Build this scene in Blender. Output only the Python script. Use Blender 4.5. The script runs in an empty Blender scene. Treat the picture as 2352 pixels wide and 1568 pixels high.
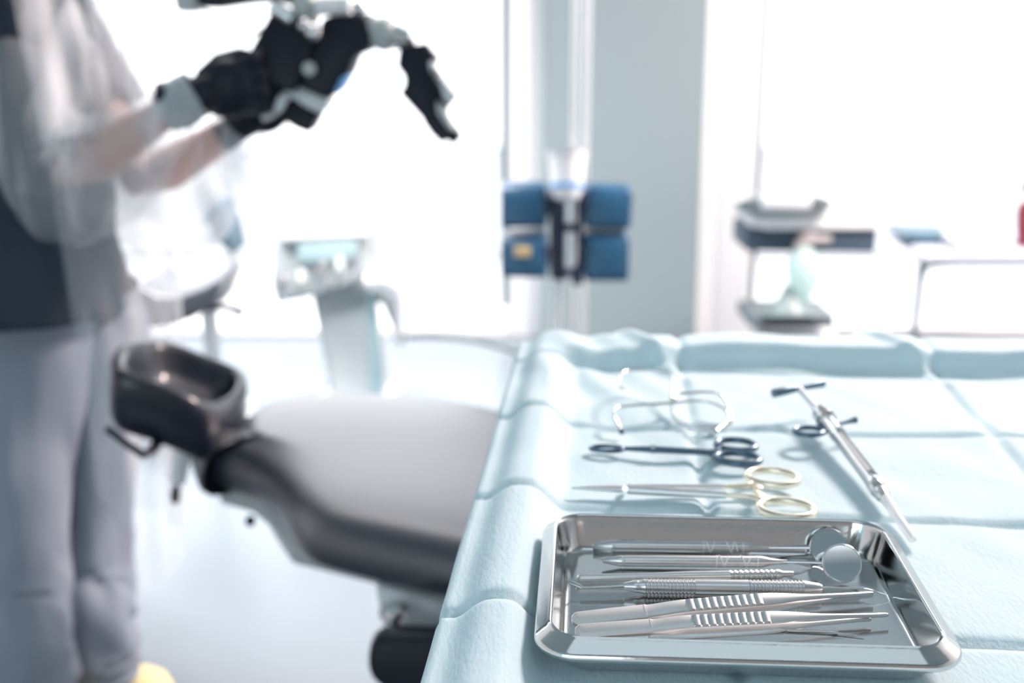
import bpy, bmesh, math, random
from mathutils import Vector as V, Matrix as M, noise
random.seed(7)
PI = math.pi
# ------------------------------------------------------------------ camera
F, CX, CY, HC = 2750.0, 1176.0, 784.0, 1.231
PITCH = math.atan(734 / F)
SP, CP = math.sin(PITCH), math.cos(PITCH)
sc = bpy.context.scene
COL = sc.collection
cam_d = bpy.data.cameras.new('camera'); cam = bpy.data.objects.new('camera', cam_d); COL.objects.link(cam)
cam.location = (0, 0, HC); cam.rotation_euler = (PI / 2 - PITCH, 0, 0)
cam_d.sensor_width = 36; cam_d.lens = 36 * F / 2352
cam_d.clip_start = 0.02; cam_d.clip_end = 200
cam_d.dof.use_dof = True; cam_d.dof.focus_distance = 0.665; cam_d.dof.aperture_fstop = 5.0
sc.camera = cam
# ------------------------------------------------------------------ world, exposure
vs = sc.view_settings
sc.display_settings.display_device = 'sRGB'
vs.view_transform = 'Standard'; vs.look = 'None'; vs.exposure = 0; vs.gamma = 1; vs.use_curve_mapping = False
w = bpy.data.worlds.new('overcast_sky'); sc.world = w; w.use_nodes = True
bg = w.node_tree.nodes['Background']; bg.inputs[0].default_value = (0.93, 0.96, 1, 1); bg.inputs[1].default_value = 2.9
sc.cycles.use_denoising = True
sc.cycles.max_bounces = 10; sc.cycles.transparent_max_bounces = 16
sc.cycles.sample_clamp_indirect = 6

def area(name, loc, target, sx, sy, power, col):
    d = bpy.data.lights.new(name, 'AREA'); d.shape = 'RECTANGLE'; d.size = sx; d.size_y = sy; d.energy = power; d.color = col
    o = bpy.data.objects.new(name, d); COL.objects.link(o); o.location = loc
    o.rotation_euler = (V(target) - V(loc)).to_track_quat('-Z', 'Y').to_euler()
    return o
KEY_W, FILL_W, TOP_W = 400, 9, 85
KX, KY = 1.9, 3.0
area('ceiling_light_key', (KX, KY, 2.82), (KX - 1.1, KY - 1.5, 0), 1.0, 0.9, KEY_W, (1.0, 0.81, 0.76))
area('mirror_fill_panel', (.1, -.45, 2.82), (.1, -.45, 0), 1.8, 1.2, 4.5, (.80, .93, 1.0))  # panel added behind the camera so the mirror disc reflects white
area('window_frame_fill', (-1.0, 3.5, 2.82), (-1.0, 3.5, 0), 1.5, 0.9, TOP_W, (1.0, 0.94, 0.92)).data.spread = math.radians(88)  # unseen panel added near the windows to whiten their frames
area('rear_fill_light', (-1.6, -2.4, 1.7), (0.2, 1, 0.9), 2.6, 1.6, FILL_W, (0.10, 0.72, 1.0))  # added teal fill from behind the camera, cools the shadows

# ------------------------------------------------------------------ helpers
def unproj(px, py):
    x = (px - CX) / F; y = (py - CY) / F
    return V((x, CP - y * SP, -SP - y * CP))      # per unit of Z along the axis
def P(px, py, Z):
    return V((0, 0, HC)) + unproj(px, py) * Z
def PL(px, py, z):
    d = unproj(px, py)
    return V((0, 0, HC)) + d * ((z - HC) / d.z)
VIEW = V((0, CP, -SP)); RIGHT = V((1, 0, 0)); UPV = V((0, SP, CP))

ORG = {}
def mat(name, col, rough=0.5, metal=0.0, alpha=1.0, bump=0.0, bscale=200, var=0.0, vscale=8, spec=0.5, trans=0.0, coat=0.0, stretch=(1, 1, 1), sheen=0.0, sss=0.0):
    m = bpy.data.materials.new(name); m.use_nodes = True
    nt = m.node_tree; b = nt.nodes['Principled BSDF']
    b.inputs['Base Color'].default_value = (*col, 1); b.inputs['Roughness'].default_value = rough
    b.inputs['Metallic'].default_value = metal; b.inputs['Alpha'].default_value = alpha
    b.inputs['Specular IOR Level'].default_value = spec
    b.inputs['Transmission Weight'].default_value = trans; b.inputs['Coat Weight'].default_value = coat
    tc = nt.nodes.new('ShaderNodeTexCoord'); mp = nt.nodes.new('ShaderNodeMapping')
    mp.inputs['Scale'].default_value = stretch; nt.links.new(tc.outputs['Object'], mp.inputs[0])
    if bump:
        n = nt.nodes.new('ShaderNodeTexNoise'); n.inputs['Scale'].default_value = bscale; n.inputs['Detail'].default_value = 4
        bp = nt.nodes.new('ShaderNodeBump'); bp.inputs['Strength'].default_value = bump; bp.inputs['Distance'].default_value = 0.002
        nt.links.new(mp.outputs[0], n.inputs['Vector']); nt.links.new(n.outputs[0], bp.inputs['Height']); nt.links.new(bp.outputs[0], b.inputs['Normal'])
    if var:
        n = nt.nodes.new('ShaderNodeTexNoise'); n.inputs['Scale'].default_value = vscale; n.inputs['Detail'].default_value = 3
        mx = nt.nodes.new('ShaderNodeMixRGB'); mx.inputs[1].default_value = (*[c * (1 - var) for c in col], 1); mx.inputs[2].default_value = (*[min(1, c * (1 + var)) for c in col], 1)
        nt.links.new(mp.outputs[0], n.inputs['Vector']); nt.links.new(n.outputs[0], mx.inputs[0]); nt.links.new(mx.outputs[0], b.inputs['Base Color'])
    return m
def emat(name, col, s):
    m = bpy.data.materials.new(name); m.use_nodes = True; nt = m.node_tree
    b = nt.nodes['Principled BSDF']; b.inputs['Base Color'].default_value = (*col, 1)
    b.inputs['Emission Color'].default_value = (*col, 1); b.inputs['Emission Strength'].default_value = s
    return m

class MB:
    def __init__(s): s.bm = bmesh.new(); s.mi = 0
    def _new(s, verts, faces):
        vs_ = [s.bm.verts.new(v) for v in verts]
        for f in faces:
            try:
                fc = s.bm.faces.new([vs_[i] for i in f]); fc.material_index = s.mi; fc.smooth = True
            except ValueError: pass
        return vs_
    def box(s, c, size, rot=None, bev=0.0, seg=2):
        t = bmesh.new(); bmesh.ops.create_cube(t, size=1)
        for v in t.verts: v.co = V((v.co.x * size[0], v.co.y * size[1], v.co.z * size[2]))
        if bev: bmesh.ops.bevel(t, geom=list(t.edges), offset=bev, segments=seg, affect='EDGES', profile=0.5)
        for v in t.verts:
            if rot is not None: v.co = rot @ v.co
            v.co += V(c)
        s._merge(t); return s
    def _merge(s, t):
        t.verts.index_update()
        s._new([v.co.copy() for v in t.verts], [[v.index for v in f.verts] for f in t.faces]); t.free()
    def prism(s, pts, ext, bev=0.0, seg=3):
        """closed outline (3D points) extruded by the vector ext"""
        t = bmesh.new(); n = len(pts)
        a = [t.verts.new(p) for p in pts]; b = [t.verts.new(V(p) + V(ext)) for p in pts]
        t.faces.new(a); t.faces.new(b[::-1])
        for i in range(n): t.faces.new((a[i], b[i], b[(i + 1) % n], a[(i + 1) % n]))
        bmesh.ops.recalc_face_normals(t, faces=t.faces)
        if bev: bmesh.ops.bevel(t, geom=list(t.edges), offset=bev, segments=seg, affect='EDGES', profile=0.5, clamp_overlap=True)
        s._merge(t); return s
    def ring_loft(s, rings, cap=True, closed=False):
        n = len(rings[0]); verts = [p for r in rings for p in r]; faces = []
        m = len(rings)
        for i in range(m if closed else m - 1):
            for j in range(n):
                a = i * n + j; b = i * n + (j + 1) % n; c = ((i + 1) % m) * n + (j + 1) % n; d = ((i + 1) % m) * n + j
                faces.append((a, b, c, d))
        if cap and not closed:
            faces.append(tuple(range(n))[::-1]); faces.append(tuple((m - 1) * n + j for j in range(n)))
        s._new(verts, faces); return s
    def lathe(s, p0, p1, prof, seg=24, cap=True, sx=1.0, up=None):
        """prof: (t, r) with t in metres along p0->p1"""
        p0 = V(p0); d = (V(p1) - p0).normalized(); u = V(up) if up else (V((0, 0, 1)) if abs(d.z) < 0.9 else V((0, 1, 0)))
        a = d.cross(u).normalized(); b = a.cross(d).normalized()
        s.ring_loft([[p0 + d * t + (a * math.cos(2 * PI * j / seg) * sx + b * math.sin(2 * PI * j / seg)) * max(r, 1e-5) for j in range(seg)] for t, r in prof], cap)
        return s
    def cyl(s, p0, p1, r0, r1=None, seg=24):
        r1 = r0 if r1 is None else r1; L = (V(p1) - V(p0)).length
        return s.lathe(p0, p1, [(0, r0), (L, r1)], seg)
    def tube(s, pts, r, seg=12, closed=False, flat=1.0, upv=None, smooth=0):
        pts = [V(p) for p in pts]
        rs = list(r) if isinstance(r, (list, tuple)) else [r] * len(pts)
        for _ in range(smooth):
            q, qr = [], []; n = len(pts)
            for i in range(n if closed else n - 1):
                a, b = pts[i], pts[(i + 1) % n]; ra, rb = rs[i], rs[(i + 1) % n]
                q += [a * .75 + b * .25, a * .25 + b * .75]; qr += [ra * .75 + rb * .25, ra * .25 + rb * .75]
            if not closed: q[0] = pts[0]; q[-1] = pts[-1]; qr[0] = rs[0]; qr[-1] = rs[-1]
            pts, rs = q, qr
        n = len(pts); rings = []; prev = None
        for i in range(n):
            if closed: t = (pts[(i + 1) % n] - pts[i - 1]).normalized()
            else: t = (pts[min(i + 1, n - 1)] - pts[max(i - 1, 0)]).normalized()
            if upv is not None: a = t.cross(V(upv))
            elif prev is None: a = t.cross(V((0, 0, 1)) if abs(t.z) < 0.9 else V((0, 1, 0)))
            else: a = prev - t * prev.dot(t)
            a.normalize(); prev = a; b = a.cross(t).normalized()
            rings.append([pts[i] + (a * math.cos(2 * PI * j / seg) + b * math.sin(2 * PI * j / seg) * flat) * rs[i] for j in range(seg)])
        s.ring_loft(rings, True, closed); return s
    def ball(s, c, r, sc_=(1, 1, 1), rot=None, seg=24):
        t = bmesh.new(); bmesh.ops.create_uvsphere(t, u_segments=seg, v_segments=seg // 2, radius=1)
        for v in t.verts:
            v.co = V((v.co.x * r * sc_[0], v.co.y * r * sc_[1], v.co.z * r * sc_[2]))
            if rot is not None: v.co = rot @ v.co
            v.co += V(c)
        s._merge(t); return s
    def build(s, name, m, parent=None, sub=0, label=None, sharp=40):
        bmesh.ops.recalc_face_normals(s.bm, faces=s.bm.faces)
        org = ORG.get(parent.name, V((0, 0, 0))) if parent else V((0, 0, 0))
        for v in s.bm.verts: v.co -= org
        me = bpy.data.meshes.new(name); s.bm.to_mesh(me); s.bm.free()
        for x in (m if isinstance(m, (list, tuple)) else [m]): me.materials.append(x)
        o = bpy.data.objects.new(name, me); COL.objects.link(o)
        for p in me.polygons: p.use_smooth = True
        try: me.set_sharp_from_angle(angle=math.radians(sharp))
        except Exception: pass
        if parent: o.parent = parent
        ORG[o.name] = org
        if sub:
            md = o.modifiers.new('s', 'SUBSURF'); md.levels = sub; md.render_levels = sub
        if label: o['label'] = label
        return o
def tag(o, label, cat, group=None, kind=None):
    o['label'] = label; o['category'] = cat
    if group: o['group'] = group
    if kind: o['kind'] = kind
    return o
def thing(name, loc, label, cat, group=None):
    o = bpy.data.objects.new(name, None); COL.objects.link(o); o.location = loc; ORG[o.name] = V(loc)
    o.empty_display_size = 0.05
    return tag(o, label, cat, group)
def struct(o): o['kind'] = 'structure'; return o
def poly_px(pts, Z): return [P(x, y, Z) for x, y in pts]

# ------------------------------------------------------------------ materials
steel = mat('polished_steel', (.70, .705, .71), .16, 1.0, bump=.03, bscale=60, stretch=(1, 12, 1))
traym = mat('tray_steel', (.66, .665, .66), .10, 1.0, bump=.02, bscale=90, stretch=(2, 18, 2))
satin = mat('satin_steel', (.74, .75, .75), .32, 1.0, bump=.02, bscale=900, stretch=(1, .05, 1))
matte_steel = mat('matte_steel', (.70, .71, .71), .42, 1.0, bump=.015, bscale=1500, stretch=(3, .1, 1))
groove = mat('bright_groove', (.93, .93, .94), .5, 0.1)
engr = mat('engraving', (.12, .18, .2), .6, 0.3)
mirrorm = mat('mirror_glass', (.86, .9, .9), .02, 1.0)
gold = mat('gold_plate', (.92, .85, .70), .3, 1.0)
darksteel = mat('dark_blued_steel', (.11, .17, .23), .28, .9)
cloth = mat('drape_cloth', (.57, .735, .79), .8, bump=.30, bscale=420, spec=.25, stretch=(1, .35, 1))
tablem = mat('table_steel', (.6, .62, .63), .35, 1.0)
wallw = mat('white_wall_paint', (.86, .87, .88), .7, bump=.03)
wallg = mat('grey_wall_paint', (.27, .345, .365), .75, bump=.03, var=.02)
ceilm = mat('ceiling_fill_tint', (.36, .45, .48), .8)  # unseen ceiling, teal put in to tint the bounced light
rearm = mat('rear_wall_paint', (.34, .35, .35), .7)
floorm = mat('pale_vinyl_floor', (.16, .195, .225), .27, spec=.6, var=.03, vscale=2)
framew = mat('white_frame', (.92, .93, .94), .4)
gasket = mat('window_gasket', (.08, .13, .15), .6)
extw = mat('pale_exterior_wall', (.93, .93, .94), .8)
leather = mat('black_leather', (.007, .012, .026), .36, spec=.4, coat=1.0, bump=.05, bscale=300)
_b = leather.node_tree.nodes['Principled BSDF']; _b.inputs['Coat IOR'].default_value = 1.84; _b.inputs['Coat Roughness'].default_value = .42
leather2 = mat('headrest_leather', (.006, .010, .022), .38, spec=.35, coat=.5, bump=.05, bscale=300)
blackp = mat('black_plastic', (.006, .010, .020), .45, spec=.25, bump=.05)
greyp = mat('grey_plastic', (.42, .48, .48), .4)
palep = mat('pale_grey_plastic', (.60, .66, .68), .35)
whitep = mat('white_plastic', (.85, .87, .89), .3)
bluep = mat('blue_plastic', (.008, .06, .13), .32)
dbluep = mat('dark_navy_plastic', (.006, .015, .045), .4)
bluea = mat('blue_accent', (.12, .36, .70), .35)
skin = mat('skin', (.52, .33, .28), .55)
scrub = mat('dark_scrub_cloth', (.012, .026, .045), .8, bump=.3, bscale=120)
gownm = mat('translucent_gown', (.82, .86, .90), .5, alpha=.38, bump=.2, bscale=40)
_nt = gownm.node_tree; _tc = _nt.nodes.new('ShaderNodeTexCoord'); _mp = _nt.nodes.new('ShaderNodeMapping'); _mp.inputs['Rotation'].default_value = (0, .7, 0); _mp.inputs['Scale'].default_value = (8, 4, 1.2)
_no = _nt.nodes.new('ShaderNodeTexNoise'); _no.inputs['Scale'].default_value = 1.4; _no.inputs['Detail'].default_value = 3
_rp = _nt.nodes.new('ShaderNodeMapRange'); _rp.inputs[1].default_value = .53; _rp.inputs[2].default_value = .70; _rp.inputs[3].default_value = .22; _rp.inputs[4].default_value = .75
_nt.links.new(_tc.outputs['Object'], _mp.inputs[0]); _nt.links.new(_mp.outputs[0], _no.inputs['Vector']); _nt.links.new(_no.outputs[0], _rp.inputs[0]); _nt.links.new(_rp.outputs[0], _nt.nodes['Principled BSDF'].inputs['Alpha'])
trous = mat('pale_trousers', (.25, .29, .35), .8, bump=.3, bscale=60)
gloverub = mat('black_nitrile', (.006, .009, .020), .5, spec=.25)
hairm = mat('brown_hair', (.05, .03, .02), .6)
maskm = mat('mask_cloth', (.5, .7, .8), .8)
yell = mat('yellow_rubber', (.80, .68, .33), .5)
label_y = mat('yellow_label', (.75, .55, .28), .6)
screen = mat('unit_screen', (.30, .42, .45), .25)
redp = mat('red_plastic', (.20, .02, .045), .4)
glassm = mat('pale_green_glass', (.55, .80, .76), .1, alpha=.7)
clearp = mat('clear_plastic', (.95, .97, .98), .1, alpha=.55)
panegl = mat('pane_glass', (.95, .98, .98), .02, alpha=.06)

# ------------------------------------------------------------------ the room
XL, XR, YB, YR, ZT = -3.4, 3.2, 4.7, -2.6, 2.85
struct(MB().box(((XL + XR) / 2, (YB + YR) / 2, -.05), (XR - XL + .4, YB - YR + .4, .1)).build('floor', floorm))
struct(MB().box(((XL + XR) / 2, (YB + YR) / 2, ZT + .05), (XR - XL + .4, YB - YR + .4, .1)).build('ceiling', ceilm))
struct(MB().box((XL - .06, (YB + YR) / 2, ZT / 2), (.12, YB - YR, ZT)).build('wall_left', wallw))
struct(MB().box((XR + .06, (YB + YR) / 2, ZT / 2), (.12, YB - YR, ZT)).build('wall_right', wallw))
# rear wall, unseen, with an opening added for the teal fill light
mbr = MB()
mbr.box((1.5, YR - .06, ZT / 2), (3.4, .12, ZT)).box((-3.15, YR - .06, ZT / 2), (.5, .12, ZT)).box((-1.55, YR - .06, .42), (2.7, .12, .84)).box((-1.55, YR - .06, 2.7), (2.7, .12, .3))
struct(mbr.build('wall_rear', rearm))
# window wall: grey pier between two glazed bays
def XB(px, py, Y=YB):
    d = unproj(px, py); return (d * (Y / d.y)).x
xa, xb = XB(1250, 380), XB(1606, 380)
struct(MB().box(((xa + xb) / 2, YB + .08, ZT / 2), (xb - xa, .30, ZT)).build('wall_back', wallg))
def window(n, x0, x1, mull):
    fr = MB(); d = .09
    fr.box((x0 + .07, YB + .05, ZT / 2), (.14, .14, ZT), bev=.006)
    fr.box((x1 - .07, YB + .05, ZT / 2), (.14, .14, ZT), bev=.006)
    fr.box(((x0 + x1) / 2, YB + .05, .02), (x1 - x0 - .28, .12, .04), bev=.006)
    fr.box(((x0 + x1) / 2, YB + .05, ZT - .12), (x1 - x0 - .28, .12, .24), bev=.006)
    for m_ in mull: fr.box((m_, YB + .05, ZT / 2 - .02), (.07, .10, ZT - .32), bev=.006)
    root = struct(fr.build('window_%d' % n, framew))
    edges = sorted([x0 + .14] + [q for m_ in mull for q in (m_ - .035, m_ + .035)] + [x1 - .14])
    g = MB()
    for a, b in zip(edges[::2], edges[1::2]):
        for x in (a, b): g.box((x + (.014 if x == a else -.014), YB + .03, ZT / 2 - .05), (.028, .03, ZT - .34))
    g.build('gasket', gasket, root)
    for a, b in zip(edges[::2], edges[1::2]):
        MB().box(((a + b) / 2, YB + .05, ZT / 2 - .08), (b - a - .04, .006, ZT - .34)).build('pane', panegl, root)
window(1, XL, xa, [-1.75])
# right bay: deep white reveal, then the frame
rx = XB(1735, 380)
struct(MB().box(((xb + rx) / 2 - .03, YB + .10, ZT / 2), (rx - xb - .06, .22, ZT)).build('trim_1', framew))
window(2, rx - .14, XR, [])
struct(MB().box((0, 9.5, -.06), (16, 9.1, .06)).build('ground_outside', extw))
par = struct(MB().box((0, 6.6, .27), (14, .16, .54)).build('trim_2', extw))
capm = mat('ledge_metal', (.80, .82, .85), .35, .3)
MB().box((0, 6.58, .56), (14, .26, .045), bev=.008).build('ledge', capm, par)

# ceiling lamps, b and c added as fill (the light they give is set at the top)
for nm, x, y, sx, sy in (('a', KX, KY, 1.0, .9), ('b', -1.0, 3.5, 1.5, .9), ('c', .1, -.45, 1.8, 1.2)):
    t = thing('ceiling_light', (x, y, ZT), {'a': 'square flat ceiling light panel to the right of the instrument table', 'b': 'long flat fill panel added to the ceiling before the windows', 'c': 'wide flat fill panel added to the ceiling behind the viewer'}[nm], 'lamp')
    f = MB()
    for dx, dy, a, b in ((0, sy / 2 + .02, sx + .08, .04), (0, -sy / 2 - .02, sx + .08, .04), (sx / 2 + .02, 0, .04, sy), (-sx / 2 - .02, 0, .04, sy)):
        f.box((x + dx, y + dy, ZT - .015), (a, b, .03))
    f.build('lamp_frame', framew, t)

# ------------------------------------------------------------------ instrument table and drape
A = math.radians(4.6)
EU, EV = V((math.cos(A), -math.sin(A), 0)), V((math.sin(A), math.cos(A), 0))
def UV(u, v, z=0): return EU * u + EV * v + V((0, 0, z))
U0, U1, V0, V1 = -.055, .80, .30, 1.20
t = thing('instrument_table', UV(.37, .75, 0), 'steel instrument table hidden under the pale blue surgical drape', 'table')
RT = M.Rotation(-A, 3, 'Z')
MB().box(UV((U0 + U1) / 2, (V0 + V1) / 2, .880), (U1 - U0 - .02, V1 - V0 - .02, .018), RT, .004).build('tabletop', tablem, t)
r_ = MB()
for c, s_ in ((UV(U0, (V0 + V1) / 2, .887), (.022, V1 - V0, .035)), (UV((U0 + U1) / 2, V1, .887), (U1 - U0, .022, .035)), (UV((U0 + U1) / 2, V0, .887), (U1 - U0, .022, .035)), (UV(U1, (V0 + V1) / 2, .887), (.022, V1 - V0, .035))):
    r_.box(c, s_, RT, .008)
r_.build('table_rim', tablem, t)
for u in (.20, U1 - .04):
    for v in (V0 + .06, .92):
        MB().cyl(UV(u, v, .872), UV(u, v, .03), .012).ball(UV(u, v, .03), .03, (1, .6, 1)).build('table_leg', tablem, t)
FU, FV = [-.09 + .001, .075, .323, .57], [.437, .615, .790, .968, 1.146]
def ss(a, b, x):
    k = max(0, min(1, (x - a) / (b - a))); return k * k * (3 - 2 * k)
def crease(x, lst, w_):
    return max(math.exp(-((x - q) / w_) ** 2) for q in lst)
TRAYC = V((.1265, .633, 0))
def drape_z(u, v):
    # raised rims of the table under the cloth
    wob = .006 * noise.noise(V((u * 9, v * 9, 3.1)))
    lu = ss(-.024 + .4 * wob, -.052 + .4 * wob, u)
    wl = .012 * noise.noise(V((u * 7, 5.2, 1.7))) + .004 * noise.noise(V((u * 25, 2.2, 8)))
    lv = ss(1.152 + wl, 1.176 + wl, v)
    h = 1 - (1 - lu) * (1 - lv)
    z = .9000 + .0195 * h
    p_ = UV(u, v); near = math.exp(-(((p_ - TRAYC).length / .17) ** 4))
    # factory folds
    cz = max(crease(u, FU[1:], .0045), crease(v, FV, .0045))
    z -= .0046 * cz * (1 - .85 * near * 0)
    pu = min(abs(u - q) for q in FU[1:]); pv = min(abs(v - q) for q in FV)
    # soft rolling of the cloth
    n1 = noise.noise(V((u * 8 + 2, v * 8, .3))); n2 = noise.noise(V((u * 18, v * 15, 5.3))); n3 = noise.noise(V((u * 30 + v * 18, v * 8, 9.1)))
    amp = (1 - near)
    z += amp * (.0036 * n1 + .0022 * n2 + .0010 * n3) - .0022 * amp
    # rucks on the far rim and in the corner
    z += lv * (.008 * noise.noise(V((u * 7, .3, 2))))
    corner = math.exp(-((u + .02) / .06) ** 2) * ss(.9, 1.1, v)
    z += corner * .0025 * math.sin((u * 1.0 + v * .35) * 120)
    ruck = math.exp(-((u - (.062 - (v - 1.14) * .45)) / .011) ** 2) * ss(1.09, 1.15, v)
    z += ruck * .009
    ruck = math.exp(-((u - (.318 - (v - 1.14) * .5)) / .009) ** 2) * ss(1.10, 1.15, v)
    z += ruck * .006
    # outer slopes rounded down
    z -= .012 * ss(-.055, -.082, u) ** 2 + .010 * ss(1.20, 1.25, v) ** 2
    return z
us = [-.089 + i * .0036 for i in range(int(.89 / .0036))]; vs_ = [.30 + j * .0036 for j in range(int(.945 / .0036))]
bm = MB(); NU, NV = len(us), len(vs_)
vl, fl = [], []
for i in range(-3, NU):
    for j in range(NV + 3):
        u = us[max(i, 0)]; v = vs_[min(j, NV - 1)]; z = drape_z(u, v); du = 0; dv = 0
        if i < 0: k = -i; z -= (.006, .04, .13)[k - 1]; du = -(.003, .006, .004)[k - 1]
        if j >= NV: k = j - NV; z = min(z, drape_z(u, v) - (.006, .05, .16)[k]); dv = (.003, .007, .006)[k]
        vl.append(UV(u + du, v + dv, z))
W_ = NV + 3
for i in range(NU + 2):
    for j in range(NV + 2): fl.append((i * W_ + j, (i + 1) * W_ + j, (i + 1) * W_ + j + 1, i * W_ + j + 1))
bm._new(vl, fl)
dr = bm.build('surgical_drape', cloth, sharp=180)
md = dr.modifiers.new('thick', 'SOLIDIFY'); md.thickness = .0006; md.offset = -1
tag(dr, 'pale blue creased surgical drape spread over the instrument table', 'drape')

# ------------------------------------------------------------------ steel tray
TA = math.radians(3.4); TU, TV = V((math.cos(TA), -math.sin(TA), 0)), V((math.sin(TA), math.cos(TA), 0))
TC = V((.1263, .6330, .9000))
def rrect(hx, hy, r, z, n=10):
    out = []
    for cx, cy, a0 in ((hx - r, hy - r, 0), (-hx + r, hy - r, 90), (-hx + r, -hy + r, 180), (hx - r, -hy + r, 270)):
        for k in range(n + 1):
            a = math.radians(a0 + 90 * k / n); out.append(TC + TU * (cx + r * math.cos(a)) + TV * (cy + r * math.sin(a)) + V((0, 0, z)))
    return out
HX, HY, R_ = .1105, .0880, .023
prof = [(-.0010, .0135, 0), (.0000, .0140, 0), (.0006, .0152, 0), (.0004, .0170, 0), (-.0006, .0188, 0), (-.0060, .0222, 0), (-.0068, .0238, 0), (-.0078, .0246, 0), (-.0088, .0240, 0), (-.0093, .0222, 0), (-.0098, .0195, 0), (-.0132, .0056, 0), (-.0142, .0030, 0), (-.0160, .0016, 0), (-.0185, .0012, 0), (-.05, .0012, 0)]
rings = [rrect(HX + o, HY + o, max(R_ + o * .55, .004), z) for o, z, _ in prof]
mbt = MB(); mbt.ring_loft(rings, cap=False)
mbt.bm.verts.ensure_lookup_table(); n_ = len(rings[0])
f_ = mbt.bm.faces.new([mbt.bm.verts[(len(rings) - 1) * n_ + j] for j in range(n_)]); f_.smooth = True
tray = mbt.build('instrument_tray', traym, sharp=55)
md = tray.modifiers.new('t', 'SOLIDIFY'); md.thickness = .0007; md.offset = -1
tag(tray, 'shiny rectangular steel tray with rolled rim holding dental instruments on the drape', 'tray')
ZF = .9013   # tray floor

# ------------------------------------------------------------------ dental mirrors
def dental_mirror(name, tail, neck, rodend, hc, hr, nrm, zt, zn, zh, label, zseed, text=False):
    p0 = PL(*tail, zt); p1 = PL(*neck, zn); d = (p1 - p0).normalized(); L = (p1 - p0).length
    root = thing(name, (p0 + p1) / 2, label, 'dental mirror')
    R = .0036
    h = MB(); h.lathe(p0, p1, [(0, .0012), (.0006, .0016), (.0105, R - .0002), (.0115, R), (.0122, R), (.0124, R - .00025), (.0134, R - .00025), (.0136, R), (L - .016, R), (L - .0135, R * .86), (L - .010, .0022), (L - .004, .0016), (L, .0015)], 28)
    # zigzag grooves around the grip
    a = d.cross(V((0, 0, 1))).normalized(); b = a.cross(d).normalized(); h.mi = 1
    rnd = random.Random(zseed); s0 = L * .63; s1 = L - .020; x = s0; k = 0
    pts = []
    while x < s1:
        pts.append((x, (-.28 if k % 2 else .62) * PI)); x += rnd.uniform(.0022, .0042); k += 1
    for seg_ in ((0, len(pts) * 45 // 100), (len(pts) * 45 // 100 + 1, len(pts))):
        line = []
        for (xa_, aa), (xb_, ab) in zip(pts[seg_[0]:seg_[1] - 1], pts[seg_[0] + 1:seg_[1]]):
            for q in range(6):
                f = q / 6; ang = aa + (ab - aa) * f + .1
                line.append(p0 + d * (xa_ + (xb_ - xa_) * f) + (a * math.cos(ang) + b * math.sin(ang)) * (R + .00002))
        if len(line) > 3: h.tube(line, .00042, 6)
    for x in (s0 - .002, s1 + .001):
        h.lathe(p0 + d * x, p1, [(0, R), (.0001, R + .0002), (.0006, R + .0002), (.0007, R)], 28, cap=False)
    h.build('handle', [satin, groove], root)
    p2 = PL(*rodend, zh)
    hc3 = PL(*hc, zh + .0035); n = V(nrm).normalized()
    rim = hc3 - (hc3 - p1).normalized() * hr * .98
    MB().tube([p1 - d * .004, p1 + (rim - p1) * .5, rim - n * .0008], [.0011, .0010, .0011], 10, smooth=1).build('stem', steel, root)
    hd = MB(); hd.lathe(hc3 - n * .0022, hc3 + n * .002, [(0, hr * .75), (.0004, hr * .93), (.0012, hr), (.0024, hr), (.0028, hr - .0004), (.0028, hr - .0009), (.0022, hr - .0010)], 56)
    ho = hd.build('mirror_head', steel, root)
    MB().lathe(hc3 - n * .0001, hc3 + n, [(0, hr - .0011), (.0004, hr - .0011)], 56).build('mirror_face', mirrorm, ho)
    if text:
        cu = bpy.data.curves.new('t', 'FONT'); cu.body = '10 100'; cu.size = .0032; cu.extrude = .00004
        to = bpy.data.objects.new('t', cu); COL.objects.link(to)
        bpy.context.view_layer.update(); dg = bpy.context.evaluated_depsgraph_get()
        me = bpy.data.meshes.new_from_object(to.evaluated_get(dg)); bpy.data.objects.remove(to)
        o = bpy.data.objects.new('engraved_number', me); me.materials.append(engr); COL.objects.link(o)
        ax = (-d).normalized(); ang = 1.15
        nn = (b * math.sin(ang) + (-a if a.y < 0 else a) * math.cos(ang)).normalized(); uu = nn.cross(ax).normalized()
        rm = M((ax, uu, nn)).transposed()
        for v in me.vertices:
            q = rm @ V((v.co.x - .005, v.co.y - .0012, v.co.z))
            q2 = p0 + d * .0215 + nn * (R + .00005) + q - ORG[root.name]
            v.co = q2
        o.parent = root; ORG[o.name] = ORG[root.name]
    return root
toward = V((0, -.88, .47))
dental_mirror('dental_mirror', (1363, 1253), (1773, 1258), (1860, 1266), (1905, 1257), .01215, (-.10, -.86, .50), ZF + .0042, ZF + .0042, ZF + .0060, 'dental mirror at the back of the tray, disc partly hidden, numbers on its handle', 3, True)
dental_mirror('dental_mirror', (1384, 1287), (1808, 1290), (1885, 1290), (1934, 1293), .0120, (-.12, -.80, .59), ZF + .0045, ZF + .0050, ZF + .0075, 'front dental mirror whose round disc overlaps the other mirror', 11)

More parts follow.
